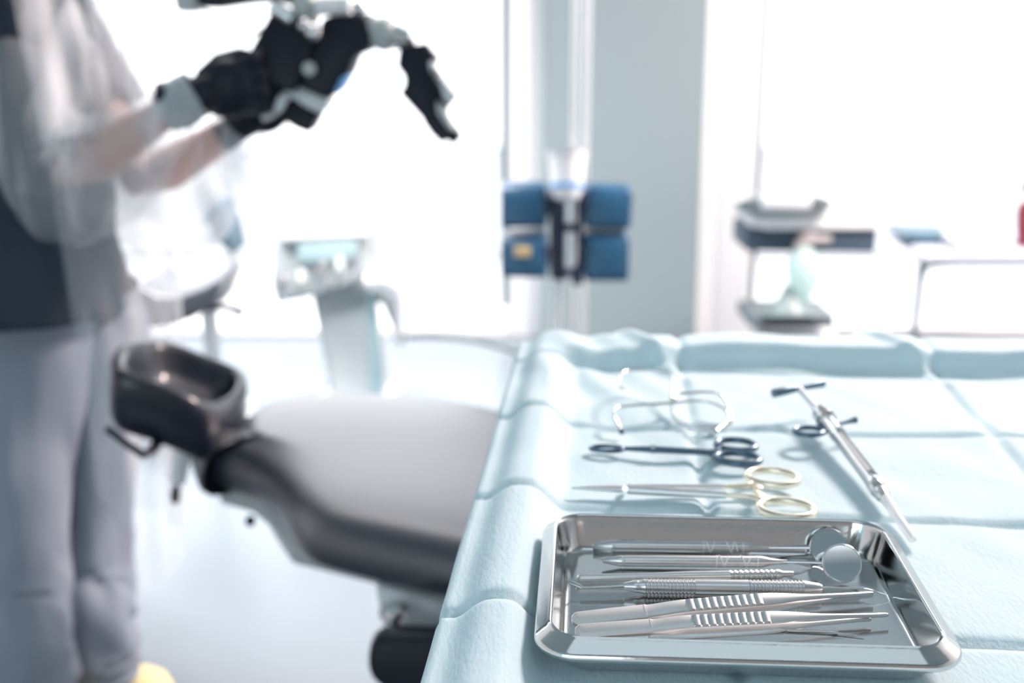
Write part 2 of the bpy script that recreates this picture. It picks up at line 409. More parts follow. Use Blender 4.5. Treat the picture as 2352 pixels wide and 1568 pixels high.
# ------------------------------------------------------------------ probe
p0 = PL(1325, 1327, ZF + .0035); p1 = PL(1822, 1318, ZF + .0035); L = (p1 - p0).length
root = thing('dental_probe', (p0 + p1) / 2, 'slim dental probe with notched grip and bent wire tip, between mirror and scaler', 'dental probe')
pr = [(0, .0006), (.0005, .0015), (.0015, .0021), (.003, .0024), (L * .36, .0024), (L * .44, .0029), (L * .52, .0031), (L * .70, .0031)]
x = L * .71
while x < L * .925:
    pr += [(x, .0031), (x + .0006, .0026), (x + .0014, .0026), (x + .0018, .0031)]; x += .0032
pr += [(L - .009, .0031), (L - .0065, .0021), (L - .001, .0018), (L, .0017)]
MB().lathe(p0, p1, pr, 24).build('handle', satin, root)
MB().tube([p1 - (p1 - p0).normalized() * .003, PL(1835, 1316, ZF + .0035), PL(1853, 1309, ZF + .005), PL(1868, 1302, ZF + .005), PL(1884, 1305, ZF + .004), PL(1905, 1318, ZF + .0022)], [.0010, .0009, .0008, .0007, .0006, .0004], 10, smooth=2).build('wire_tip', steel, root)

# ------------------------------------------------------------------ double ended scaler
p0 = PL(1433, 1346, ZF + .0052); p1 = PL(1888, 1351, ZF + .0052); L = (p1 - p0).length; d = (p1 - p0).normalized()
root = thing('dental_scaler', (p0 + p1) / 2, 'thick double-ended dental scaler with two ringed grips, flat blade at its left tip', 'dental scaler')
S = L / 455.0
def ribs(x0, x1, R):
    out = []; x = x0
    while x < x1 - .0006:
        out += [(x, R - .0006), (x + .0004, R), (x + .0013, R), (x + .0017, R - .0006)]; x += .0022
    return out
pr = [(0, .0020), (.0001, .0022), (S * 22, .0036), (S * 23, .0037), (S * 33, .0038), (S * 34, .0037), (S * 48, .0046)] + ribs(S * 50, S * 165, .0047) + [(S * 166, .0047), (S * 286, .0047)] + ribs(S * 288, S * 412, .0047) + [(S * 413, .0047), (S * 436, .0036), (S * 448, .0031), (L, .0022), (L, .0010)]
MB().lathe(p0, p1, pr, 32).build('handle', satin, root)
MB().tube([p0 - d * -.002, PL(1400, 1348, ZF + .005), PL(1345, 1350, ZF + .0048), PL(1336, 1349, ZF + .005)], [.0017, .0012, .0010, .0011], 12).build('shank', steel, root)
MB().tube([PL(1340, 1350, ZF + .0048), PL(1325, 1344, ZF + .0056), PL(1308, 1336, ZF + .0066), PL(1300, 1332, ZF + .007)], [.0011, .0016, .0016, .0006], 12, flat=.35, upv=(0, -.6, .8), smooth=1).build('blade', steel, root)
MB().tube([p1 - d * .002, PL(1930, 1351, ZF + .005), PL(1985, 1350, ZF + .005)], [.0013, .0010, .0008], 10).build('shank', steel, root)
MB().tube([PL(1983, 1350, ZF + .005), PL(1998, 1352, ZF + .0055), PL(2020, 1360, ZF + .004), PL(2040, 1366, ZF + .0025)], [.0008, .0006, .0004, .0002], 8, smooth=1).build('pointed_tip', steel, root)

# ------------------------------------------------------------------ tweezers
def tweezer(center_px, tip_px, w_tab, seam, rib0, rib1, label, tilt=30, lower_tip=None, zb=.0):
    (x0, y0), (x1, y1) = center_px, tip_px
    def line(s_, zz): return PL(x0 + (x1 - x0) * s_, y0 + (y1 - y0) * s_, zz)
    a0 = line(0, ZF + .006); a1 = line(1, ZF + .006); d = (a1 - a0).normalized(); L = (a1 - a0).length
    root = thing('tweezers', (a0 + a1) / 2, label, 'tweezers')
    side = d.cross(V((0, 0, 1))).normalized()     # towards the camera
    ct, st = math.cos(math.radians(tilt)), math.sin(math.radians(tilt))
    wv = (-side * ct + V((0, 0, 1)) * st).normalized(); nv = (wv.cross(d)).normalized()
    if nv.z < 0: nv = -nv
    ks, r0, r1 = [(q - x0) / (x1 - x0) for q in (seam, rib0, rib1)]
    for arm in (0, 1):
        sg = 1 if arm == 0 else -1; n = 460; mb = MB(); rings = []
        Ls = L if arm == 0 or lower_tip is None else (lower_tip[0] - x0) / (x1 - x0) * L
        for i in range(n + 1):
            s_ = i / n; x = s_ * Ls
            wd = w_tab * (math.sqrt(max(0, 1 - (1 - min(1, x / (w_tab * .5))) ** 2)) if x < w_tab * .5 else 1) * .5
            if s_ > ks: wd *= 1 - .10 * ss(ks, ks + .01, s_)
            if s_ > r1: wd *= 1 - .66 * ss(r1, .82, s_)
            if s_ > .985: wd *= 1 - .35 * (s_ - .985) / .015
            wd = max(wd, .0004)
            gap = .0014 * math.sin(PI * min(1, s_ / .95) ** .8) + .0006 + .0012 * ss(ks, r0, s_) * (1 - ss(r1, 1, s_))
            if lower_tip is not None and arm == 1: gap += .0010 * s_
            th = .0011 if s_ < ks else .0014
            th += .0006 * ss(r1, .9, s_) 
            rise = .0058 + gap * sg - (.0010 * s_)
            rib = 0
            if r0 < s_ < r1:
                ph = (s_ - r0) / (r1 - r0) * 10; rib = .0008 * abs(math.sin(ph * PI)) ** .9
            c = a0 + d * x; c = V((c.x, c.y, ZF + rise))
            lo, hi = -th / 2, th / 2 + (rib if arm == 0 else 0)
            if arm: lo -= rib
            e = th * .3
            rings.append([c + wv * (-wd) + nv * (lo + e), c + wv * (-wd + e) + nv * lo, c + wv * (wd - e) + nv * lo, c + wv * wd + nv * (lo + e),
                          c + wv * wd + nv * (th / 2 - e), c + wv * (wd - e * 1.5) + nv * hi, c + wv * (-wd + e * 1.5) + nv * hi, c + wv * (-wd) + nv * (th / 2 - e)])
        mb.ring_loft(rings); mb.build('tweezer_arm', matte_steel if arm == 0 else satin, root, sharp=35)
    return root
tweezer((1313, 1424), (2005, 1360), .0088, 1475, 1570, 1742, 'tweezers second from the front rim, lying just below the scaler')
tweezer((1320, 1452), (2040, 1409), .0086, 1490, 1585, 1762, 'frontmost tweezers in the tray, a roughened lower tip showing', lower_tip=(2000, 1420))
# thin explorer half hidden under the front tweezers
p0 = PL(1730, 1440, ZF + .0012); p1 = PL(1905, 1449, ZF + .0012)
root = thing('dental_explorer', p0, 'thin hooked explorer lying under the front tweezers by the near rim', 'dental explorer')
MB().tube([p0, PL(1800, 1444, ZF + .0012), p1, PL(1925, 1450, ZF + .0010)], [.0010, .0009, .0007, .0006], 8).build('shank', steel, root)
MB().tube([p1, PL(1915, 1449, ZF + .0015), PL(1925, 1453, ZF + .001), PL(1985, 1461, ZF + .0008)], [.0006, .0009, .0005, .0003], 8).build('pointed_tip', steel, root)

# ------------------------------------------------------------------ tools on the drape
ZC = .9005
def ring_pts(c, rx, ry, ang, z, n=28):
    out = []
    for k in range(n):
        a = 2 * PI * k / n; q = EU * (rx * math.cos(a)) + EV * (ry * math.sin(a)); q = M.Rotation(ang, 3, 'Z') @ q
        out.append(V((c.x, c.y, z)) + q)
    return out
# ring-tipped dark forceps
zt = ZC + .0035
root = thing('sponge_forceps', PL(1550, 1035, zt), 'dark steel forceps with finger rings and looped tip, behind the gold-handled needle holder', 'forceps')
tip, piv = PL(1425, 1030, zt), PL(1500, 1032, zt + .001)
sh = MB().tube([tip, piv, PL(1580, 1036, zt), PL(1645, 1040, zt)], [.0020, .0034, .0032, .0030], 10, flat=.8)
sh.tube(ring_pts(PL(1394, 1030, zt), .0130, .0058, 0, zt), .0018, 8, closed=True); sh.build('shank', darksteel, root)
for (cx, cy, rx, st_) in ((1690, 1024, .0155, 1640), (1694, 1055, .0168, 1642)):
    c = PL(cx, cy, zt)
    h = MB().tube(ring_pts(c, rx, .0125, -.15, zt + .0008), .0026, 12, closed=True)
    h.tube([PL(1600, 1037, zt), PL(st_, 1039, zt), PL(st_ + 14, cy + (8 if cy < 1040 else -6), zt)], .0023, 10); h.build('finger_ring', darksteel, root)
MB().cyl(piv - V((0, 0, .003)), piv + V((0, 0, .003)), .0024).build('pivot_screw', steel, root)
# needle holder
zt = ZC + .0042
root = thing('needle_holder', PL(1580, 1125, zt), 'steel needle holder with gold finger rings, lying behind the tray', 'needle holder')
MB().tube([PL(1313, 1121, zt), PL(1350, 1121, zt), PL(1420, 1122, zt), PL(1445, 1123, zt)], [.0008, .0022, .0034, .0030], 12, flat=.8).build('jaws', matte_steel, root)
c1 = PL(1774, 1094, zt + .004); c2 = PL(1806, 1166, zt + .004)
MB().tube([PL(1440, 1121, zt), PL(1560, 1119, zt), PL(1660, 1118, zt + .001)], [.0030, .0024, .0022], 12).build('upper_shank', satin, root)
MB().tube([PL(1440, 1124, zt), PL(1560, 1131, zt), PL(1668, 1137, zt + .001)], [.0034, .0031, .0027], 12).build('lower_shank', satin, root)
for c, ax, nm in ((c1, ((1660, 1118), (1700, 1117), (1722, 1114), (1736, 1106)), 0), (c2, ((1668, 1137), (1715, 1139), (1745, 1146), (1757, 1157)), 1)):
    MB().tube([PL(x, y, zt + .002) for x, y in ax], [.0017, .002, .0024, .0026], 10, smooth=1).tube(ring_pts(c, .0185, .0150, -.22, zt + .003), .0027, 14, closed=True, flat=1.15).build('finger_ring', gold, root)
MB().box(PL(1737, 1119, zt + .002), (.006, .010, .004), M.Rotation(.3, 3, 'Z'), .0008).box(PL(1741, 1137, zt + .002), (.006, .010, .004), M.Rotation(.3, 3, 'Z'), .0008).build('ratchet', gold, root)
MB().cyl(PL(1436, 1122, zt - .004), PL(1436, 1122, zt + .0035), .0022).build('pivot_screw', steel, root)
# wire mouth gag
root = thing('mouth_gag', PL(1550, 930, ZC), 'bent wire mouth gag of two open loops near the far left corner of the drape', 'mouth gag')
z1, z2 = ZC + .003, ZC + .020
MB().tube([PL(1432, 893, z2), PL(1418, 885, z2), PL(1432, 845, z2 + .002), PL(1540, 856, z2), PL(1546, 870, z2), PL(1541, 925, z1 + .006), PL(1545, 958, z1), PL(1570, 980, z1), PL(1670, 979, z1), PL(1682, 968, z1 + .003), PL(1676, 935, z2 * .5 + z1 * .5), PL(1652, 897, z2), PL(1560, 904, z2)], .0014, 10, smooth=2).build('wire_loop', steel, root)
MB().tube([PL(1428, 990, z1), PL(1412, 962, z1 + .008), PL(1409, 942, z2 * .6 + z1 * .4), PL(1422, 932, z1 + .01), PL(1545, 926, z1 + .008), PL(1610, 918, z1 + .008), PL(1665, 935, z1 + .006), PL(1680, 965, z1), PL(1640, 992, z1), PL(1580, 986, z1)], .0014, 10, smooth=2).build('wire_arm', steel, root)
MB().ball(PL(1546, 918, z1 + .009), .0034).build('joint', steel, root)
MB().ball(PL(1428, 991, z1), .0026).build('end_bead', darksteel, root)
MB().ball(PL(1640, 990, z1 + .001), .0038, (1.4, 1, .7)).build('catch', steel, root)

# cartridge syringe
def SY(px, py, z): return PL(px, py, ZC + z)
root = thing('cartridge_syringe', SY(1960, 1050, 0.0072), 'steel cartridge syringe with capped needle lying diagonally on the drape', 'syringe')
MB().tube([SY(1776, 903, 0.0216), SY(1800, 898, 0.0223), SY(1835, 891, 0.0223), SY(1865, 885, 0.0223), SY(1889, 880, 0.0216)], [.0040, .0040, .0028, .0032, .0040], 12, smooth=1).build('thumb_bar', darksteel, root, label='dark T-shaped thumb bar')
MB().cyl(SY(1833, 890, 0.0223), SY(1893, 958, 0.0151), .0032).build('plunger_rod', whitep, root)
hub0, hub1 = SY(1884, 946, 0.0158), SY(1925, 998, 0.0122)
hl = (hub1 - hub0).length
MB().lathe(hub0, hub1, [(0, .005), (.002, .0078), (.006, .0078), (.007, .0055), (.011, .0055), (.012, .0086), (.016, .0086), (.017, .006), (hl - .003, .0065), (hl, .0072)], 24).build('hub', steel, root)
c = SY(1858, 990, 0.0115)
MB().tube(ring_pts(c, .0120, .0095, .2, c.z, 20), .0022, 10, closed=True).tube([SY(1880, 978, 0.0115), SY(1905, 975, 0.0137)], .0030, 10).build('finger_ring', darksteel, root)
MB().tube([SY(1905, 975, 0.0137), SY(1930, 973, 0.0137), SY(1952, 966, 0.0137), SY(1966, 964, 0.0137)], [.0018, .0015, .0024, .0030], 10, smooth=1).build('finger_wing', darksteel, root)
b0, b1 = SY(1920, 992, 0.0122), SY(2012, 1112, 0.0072)
bl = (b1 - b0).length; bd = (b1 - b0).normalized()
sdv = bd.cross(V((0, 0, 1))).normalized(); upb = sdv.cross(bd).normalized()
mbx = MB()
for sgn in (-1, 1):
    rr = []
    for i in range(2):
        base = b0 + bd * (bl * i); arc = []
        for k in range(9):
            an = math.radians(sgn * 90 - 62 + 124 * k / 8); arc.append(base + (sdv * math.sin(an) + upb * math.cos(an)) * .0060)
        for k in range(8, -1, -1):
            an = math.radians(sgn * 90 - 62 + 124 * k / 8); arc.append(base + (sdv * math.sin(an) + upb * math.cos(an)) * .0050)
        rr.append(arc)
    mbx.ring_loft(rr)
bo = mbx.build('barrel', steel, root)
MB().cyl(b0 + bd * .002, b0 + bd * bl * .84, .0043).build('glass_cartridge', clearp, bo)
MB().cyl(b0 + bd * bl * .80, b0 + bd * bl * .99, .0034).build('rubber_stopper', darksteel, bo)
n0, n1 = SY(2006, 1106, 0.0076), SY(2034, 1146, 0.0062)
nl = (n1 - n0).length
MB().lathe(n0, n1, [(0, .0055), (.003, .0062), (nl * .5, .0062), (nl * .55, .0050), (nl * .8, .0054), (nl, .0036)], 24).build('collar', steel, root)
c0, c1 = SY(2030, 1140, 0.0062), SY(2098, 1240, 0.0045)
cl = (c1 - c0).length
MB().lathe(c0, c1, [(0, .0040), (cl * .3, .0036), (cl * .97, .0030), (cl, .0018)], 20).build('needle_cap', clearp, root)
MB().cyl(c0, c0 + (c1 - c0) * .9, .0005, seg=8).build('needle', steel, root)

# ------------------------------------------------------------------ patient chair
ZS = .58
root = thing('dental_chair', (-.1, 1.9, 0), 'black leather dental chair reclined beside the draped table', 'dental chair')
out_px = [(470, 1010), (478, 1060), (560, 1085), (640, 1130), (760, 1200), (880, 1235), (1010, 1268), (1180, 1305), (1330, 1330)]
far_px = [(1560, 985), (1320, 950), (1180, 928), (1080, 905), (960, 890), (800, 884), (660, 893), (600, 912), (530, 955)]
near_px = [(436, 1085), (446, 1110), (480, 1128), (578, 1156), (623, 1192), (652, 1232), (676, 1272), (708, 1305), (750, 1323), (853, 1350), (1020, 1389), (1180, 1425), (1320, 1450)]
near = [PL(x, y, ZS - .085) for x, y in near_px]
top = [V((p.x, p.y, ZS)) for p in near] + [PL(x, y, ZS) for x, y in far_px] + [PL(478, 1000, ZS), PL(452, 1045, ZS)]
def cushion(top, thick, inset, crown=.012, dish=0.0):
    cen = sum(top, V()) / len(top); 
    # smooth outline
    for _ in range(2):
        q = []
        for i in range(len(top)): a, b = top[i], top[(i + 1) % len(top)]; q += [a * .75 + b * .25, a * .25 + b * .75]
        top = q
    zt = top[0].z; mb = MB(); rings = []; n = len(top)
    sa, sb = PL(610, 1000, ZS), PL(1330, 1110, ZS); sd = sb - sa
    def tgt(p): return sa + sd * max(0, min(1, (p - sa).dot(sd) / sd.dot(sd)))
    def lerpc(base, k, z): return [V((p.x + (tgt(p).x - p.x) * k, p.y + (tgt(p).y - p.y) * k, zt + z)) for p in base]
    def off(d_, z):
        out = []
        for p in top:
            q = tgt(p) - p; q.z = 0; L_ = q.length; q = q / L_ * min(d_, L_ * .8); out.append(V((p.x + q.x, p.y + q.y, zt + z)))
        return out
    b_ = off(.055, 0)
    for k, z in ((.97, crown), (.6, crown), (.25, crown * .7)): rings.append(lerpc(b_, k, z))
    for d_, z in ((.055, .0), (.036, -.004), (.021, -.012), (.009, -.024), (.002, -.040), (0, -.055), (.004, -thick + .012), (.016, -thick + .002), (.03, -thick)): rings.append(off(d_, z))
    rings.append(lerpc(off(.03, 0), .97, -thick))
    mb.ring_loft(rings); return mb
cushion(top, .085, .1, crown=.006).build('backrest', leather, root, sharp=80)
# under-shell and hinge
MB().prism([PL(x, y, ZS - .083) for x, y in ((500, 1116), (575, 1136), (612, 1166), (640, 1210), (668, 1250), (1200, 1380), (1180, 1040), (660, 1000))], (0, 0, -.032), .008).build('back_shell', greyp, root)
MB().cyl(PL(575, 1190, ZS - .12), PL(575, 1202, ZS - .13), .008).build('lock_knob', blackp, root)
# seat and legrest continuing under the table, pedestal and foot
sx0 = V((.20, 1.55, ZS - .10))
MB().box(V((.66, 1.58, ZS - .14)), (.85, .50, .10), M.Rotation(-.45, 3, 'Z'), .03, 4).build('seat', leather, root)
MB().box(V((.45, 1.62, .25)), (.30, .26, .44), M.Rotation(-.45, 3, 'Z'), .03, 3).build('pedestal', whitep, root)
MB().box(V((.42, 1.63, .025)), (.75, .42, .05), M.Rotation(-.45, 3, 'Z'), .02, 3).build('foot_plate', greyp, root)
# armrest joint and pad
ja = P(905, 1415, 1.60)
MB().prism(poly_px([(860, 1340), (1030, 1385), (1120, 1400), (1100, 1455), (960, 1462), (880, 1450)], 1.62), (0, .05, 0), .008).build('armrest_bracket', palep, root)
MB().lathe(P(905, 1388, 1.58), P(905, 1468, 1.58), [(0, .014), (.006, .020), (.016, .020), (.02, .013), (.05, .013)], 24).build('armrest_joint', steel, root)
pad = [P(x, y, 1.50) for x, y in ((842, 1520), (852, 1470), (890, 1456), (1040, 1462), (1160, 1470), (1180, 1560), (1100, 1660), (900, 1600), (850, 1560))]
MB().prism(pad, (0, .05, -.01), .018, 5).build('armrest', blackp, root)
# headrest: hollow oval cushion on a bracket
hz = .0
def HR(px, py, Z): return P(px, py, Z)
outer = [(252, 835), (262, 790), (330, 778), (400, 783), (470, 812), (545, 840), (572, 856), (568, 905), (500, 948), (448, 920), (350, 880), (280, 860)]
Zs = [1.86, 1.95, 2.06, 2.10, 2.12, 2.14, 2.13, 2.04, 1.92, 1.88, 1.86, 1.85]
otop = [HR(x, y, z_) for (x, y), z_ in zip(outer, Zs)]
cen = sum(otop, V()) / len(otop)
nr = V((.12, -.02, 1)).normalized()
def smooth_loop(l, k=2):
    for _ in range(k):
        q = []
        for i in range(len(l)): a, b = l[i], l[(i + 1) % len(l)]; q += [a * .75 + b * .25, a * .25 + b * .75]
        l = q
    return l
ol = smooth_loop(otop)
def shr(k, dz): return [p + (cen - p) * k + nr * dz for p in ol]
hb = MB()
hb.ring_loft([shr(.95, -.090), shr(.5, -.094), shr(.04, -.096), shr(0, -.082), shr(-.01, -.05), shr(0, -.012), shr(.03, -.002), shr(.10, .002), shr(.17, -.001), shr(.22, -.012), shr(.27, -.035), shr(.40, -.055), shr(.95, -.062)])
hb.build('headrest', leather2, root, sharp=80)
MB().tube([P(247, 985, 1.88), P(290, 1018, 1.86), P(330, 1045, 1.85), P(352, 1030, 1.88), P(372, 1000, 1.92), P(395, 985, 1.95)], [.006, .006, .007, .009, .010, .010], 10).build('headrest_lever', blackp, root)
MB().tube([P(430, 985, 1.98), P(480, 1040, 1.98), P(560, 1090, 1.95)], .018, 14).build('headrest_bar', blackp, root)
# bright steel bar hanging under the headrest with a dark knob
MB().tube([P(420, 1030, 2.05), P(408, 1110, 2.05)], [.016, .014], 14).build('support_tube', whitep, root)
MB().tube([P(403, 1125, 2.05), P(402, 1155, 2.05)], [.009, .007], 12).cyl(P(408, 1105, 2.05), P(403, 1128, 2.05), .005).build('end_knob', blackp, root)

# ------------------------------------------------------------------ operator (person)
Z0 = 2.25
root = thing('person', (-.93, 2.3, 0), 'person in a translucent gown, pale trousers and black gloves, gripping the microscope', 'person')
HIPX = -.90
SH_N, SH_F = P(-5, -45, 2.14), P(60, -60, 2.42)
EL_N, WR_N = P(140, 415, 2.12), P(432, 226, 2.10)
EL_F, WR_F = P(330, 420, 2.42), P(560, 285, 2.22)
pel = V((HIPX, 2.22, .88)); chest = V((-.93, 2.22, 1.28)); nk = V((-.90, 2.22, 1.46)); hd = V((-.85, 2.22, 1.60))
LN, LF = (P(75, 780, 2.22), P(60, 1180, 2.15), P(70, 1590, 2.10)), (P(205, 790, 2.34), P(215, 1150, 2.30), P(225, 1530, 2.27))
def remesh(o, vox, it=6):
    md = o.modifiers.new('r', 'REMESH'); md.mode = 'VOXEL'; md.voxel_size = vox; md.use_smooth_shade = True
    md = o.modifiers.new('s', 'SMOOTH'); md.factor = .5; md.iterations = it
    return o
hc_ = V((-.845, 2.22, 1.645))
bd_ = MB()
bd_.lathe(V((HIPX, 2.22, .76)), V((-.91, 2.22, 1.42)), [(0, .10), (.05, .135), (.14, .15), (.28, .13), (.42, .145), (.55, .155), (.62, .12), (.66, .07)], 32, sx=.72, up=(0, 1, 0))
bd_.tube([V((-.905, 2.22, 1.38)), V((-.88, 2.22, 1.50)), V((-.86, 2.22, 1.58))], [.065, .056, .055], 20)
bd_.ball(hc_, .1, (.92, .80, 1.15)).ball(hc_ + V((.0, 0, -.06)), .075, (1, .8, .9)).ball(hc_ + V((.094, 0, -.012)), .016, (1.1, .8, 1.7))
for q in (-1, 1): bd_.ball(hc_ + V((0, .082 * q, -.01)), .022, (.6, .45, 1.3))
for a_, b_, c_ in ((SH_N, EL_N, WR_N), (SH_F, EL_F, WR_F)):
    bd_.tube([a_.lerp(chest, .35), a_, a_.lerp(b_, .4), b_, b_.lerp(c_, .25), b_.lerp(c_, .6), c_, c_ + (c_ - b_).normalized() * .03], [.075, .060, .052, .043, .045, .036, .026, .018], 20)
for l_ in (LN, LF):
    bd_.tube([l_[0] + V((0, 0, .05)), l_[0], l_[0].lerp(l_[1], .5), l_[1], l_[1].lerp(l_[2], .35), l_[2], V((l_[2].x, l_[2].y, .05))], [.10, .092, .075, .058, .058, .040, .036], 20)
    bd_.tube([V((l_[2].x - .03, l_[2].y, .034)), V((l_[2].x + .03, l_[2].y, .034)), V((l_[2].x + .085, l_[2].y, .022))], [.026, .026, .014], 16)
body = remesh(bd_.build('body', skin, root), .011)
# head details, cap and mask (above the frame)
for q in (-.033, .033): MB().ball(hc_ + V((.082, q, .018)), .013).build('eye', whitep, root)
MB().ball(hc_ + V((-.012, 0, .03)), .105, (.95, .88, 1.05)).build('surgical_cap', maskm, root)
MB().ball(hc_ + V((.035, 0, -.055)), .07, (1.0, 1.02, .85)).build('face_mask', maskm, root)
def cloth_loft(stations, name, m, seg=48, folds=.08, fs=(3, 6), a0=0, a1=2 * PI, thick=.0015, seed=0, sub=0, ups=None, nstep=10, label=None):
    """stations: (centre, ra, rb) with ra along the camera-side axis, rb along the other"""
    st = []
    for i in range(len(stations) - 1):
        for k in range(nstep):
            f = k / nstep
            def cr(g):
                p = [stations[max(i - 1, 0)][g], stations[i][g], stations[i + 1][g], stations[min(i + 2, len(stations) - 1)][g]]
                return (p[1] * 2 + (p[2] - p[0]) * f + (p[0] * 2 - p[1] * 5 + p[2] * 4 - p[3]) * f * f + (p[1] * 3 - p[0] - p[2] * 3 + p[3]) * f ** 3) * .5
            st.append((cr(0), cr(1), cr(2)))
    st.append(stations[-1]); full = abs(a1 - a0 - 2 * PI) < 1e-6
    n = len(st); mb = MB(); verts = []; faces = []; cnt = seg if full else seg + 1
    for i, (c, ra, rb) in enumerate(st):
        t = (st[min(i + 1, n - 1)][0] - st[max(i - 1, 0)][0]).normalized()
        b = V((0, 1, 0)); b = (b - t * b.dot(t)).normalized(); a = b.cross(t).normalized()
        for j in range(cnt):
            an = a0 + (a1 - a0) * j / seg
            w_ = noise.noise(V((math.cos(an) * fs[0], math.sin(an) * fs[0], i / n * fs[1] + seed))) * folds * 1.6
            w_ += noise.noise(V((math.cos(an) * fs[0] * 2.5, math.sin(an) * fs[0] * 2.5, i / n * fs[1] * 2 + seed + 7))) * folds * .7
            verts.append(c + (a * math.cos(an) * rb + b * math.sin(an) * ra) * (1 + w_))
    for i in range(n - 1):
        for j in range(seg):
            k = (j + 1) % cnt
            faces.append((i * cnt + j, i * cnt + k, (i + 1) * cnt + k, (i + 1) * cnt + j))
    mb._new(verts, faces); o = mb.build(name, m, root, sharp=180, label=label)
    if m is not gownm: md = o.modifiers.new('t', 'SOLIDIFY'); md.thickness = thick; md.offset = 0
    return o
# trousers
cloth_loft([(LN[0] + V((0, 0, .08)), .105, .12), (LN[0], .105, .115), (LN[1], .080, .072), ((LN[1] + LN[2]) / 2, .078, .070), (LN[2] + V((0, 0, .10)), .080, .075), (LN[2] + V((0, 0, .03)), .085, .08), (LN[2] + V((.0, 0, -.02)), .075, .07)], 'trouser_leg', trous, folds=.09, fs=(1.5, 14), seed=1)
cloth_loft([(LF[0] + V((-.01, 0, .10)), .112, .112), (LF[0], .112, .112), (LF[1], .08, .075), ((LF[1] + LF[2]) / 2, .075, .07), (LF[2] + V((0, 0, .10)), .075, .075), (LF[2] + V((0, 0, .03)), .08, .08), (LF[2] + V((.0, 0, -.02)), .07, .075)], 'trouser_leg', trous, folds=.10, fs=(1.5, 14), seed=4)
# scrub top with short sleeves
cloth_loft([(V((-.92, 2.22, 1.44)), .09, .08), (V((-.93, 2.22, 1.39)), .19, .125), (chest, .185, .155), (V((HIPX - .01, 2.22, 1.05)), .165, .150), (V((HIPX - .01, 2.20, .88)), .20, .165), (V((HIPX - .01, 2.18, .70)), .225, .175)], 'scrub_top', scrub, folds=.06, seed=2)
for a_, b_ in ((SH_N, EL_N), (SH_F, EL_F)):
    cloth_loft([(a_ + (chest - a_) * .25, .10, .10), (a_, .095, .095), (a_.lerp(b_, .35), .085, .085), (a_.lerp(b_, .66), .082, .085)], 'scrub_sleeve', scrub, folds=.10, seed=5)
# translucent gown: body open at the back, wide sleeves
cloth_loft([(V((-.90, 2.22, 1.43)), .14, .11), (V((-.91, 2.22, 1.34)), .23, .19), (V((-.90, 2.22, 1.15)), .23, .20), (V((-.885, 2.22, .95)), .22, .21), (V((-.87, 2.22, .72)), .23, .215), (V((-.86, 2.24, .48)), .23, .205), (V((-.86, 2.26, .17)), .22, .19)], 'gown_body', gownm, folds=.10, fs=(3.2, 2.5), a0=PI - 1.75, a1=PI + 1.05, seed=9, nstep=14)
dn = lambda k: V((0, 0, -k))
cloth_loft([(SH_N + (chest - SH_N) * .2 + V((0, 0, .02)), .12, .13), (SH_N, .115, .125), (SH_N.lerp(EL_N, .55), .11, .12), (EL_N + V((-.02, 0, .01)), .11, .125), (EL_N.lerp(WR_N, .30) + dn(.025), .10, .105), (EL_N.lerp(WR_N, .62) + dn(.022), .075, .075), (EL_N.lerp(WR_N, .90) + dn(.004), .042, .046), (WR_N, .034, .035)], 'gown_sleeve', gownm, folds=.14, fs=(1.6, 9), seed=12, nstep=12)
cloth_loft([(SH_F, .11, .11), (SH_F.lerp(EL_F, .6), .11, .11), (EL_F, .11, .115), (EL_F.lerp(WR_F, .35) + dn(.06), .10, .12), (EL_F.lerp(WR_F, .70) + dn(.045), .07, .085), (WR_F, .036, .044)], 'gown_sleeve', gownm, folds=.12, fs=(1.6, 7), seed=15, nstep=12)
cloth_loft([(WR_N - (WR_N - EL_N).normalized() * .05, .036, .037), (WR_N - (WR_N - EL_N).normalized() * .02, .040, .043), (WR_N + (WR_N - EL_N).normalized() * .005, .038, .042), (WR_N + (WR_N - EL_N).normalized() * .02, .034, .040)], 'gown_cuff', mat('white_cuff', (.36, .42, .44), .8), folds=.05, seed=3)
# clogs
for L_ in (LN[2], LF[2]):
    c = V((L_.x + .008, L_.y, 0.0))
    rr = []
    for k in range(13):
        s_ = k / 12; x = -.12 + .25 * s_; wd = .045 * math.sqrt(max(.03, 1 - (2 * s_ - 1) ** 4)); ht = .058 * (1 - .45 * s_) * math.sqrt(max(.05, 1 - (2 * s_ - 1) ** 6))
        rr.append([c + V((x, wd * math.cos(2 * PI * j / 20), .004 + max(0, ht * .5 + ht * .5 * math.sin(2 * PI * j / 20)))) for j in range(20)])
    MB().ring_loft(rr).build('clog', yell, root)

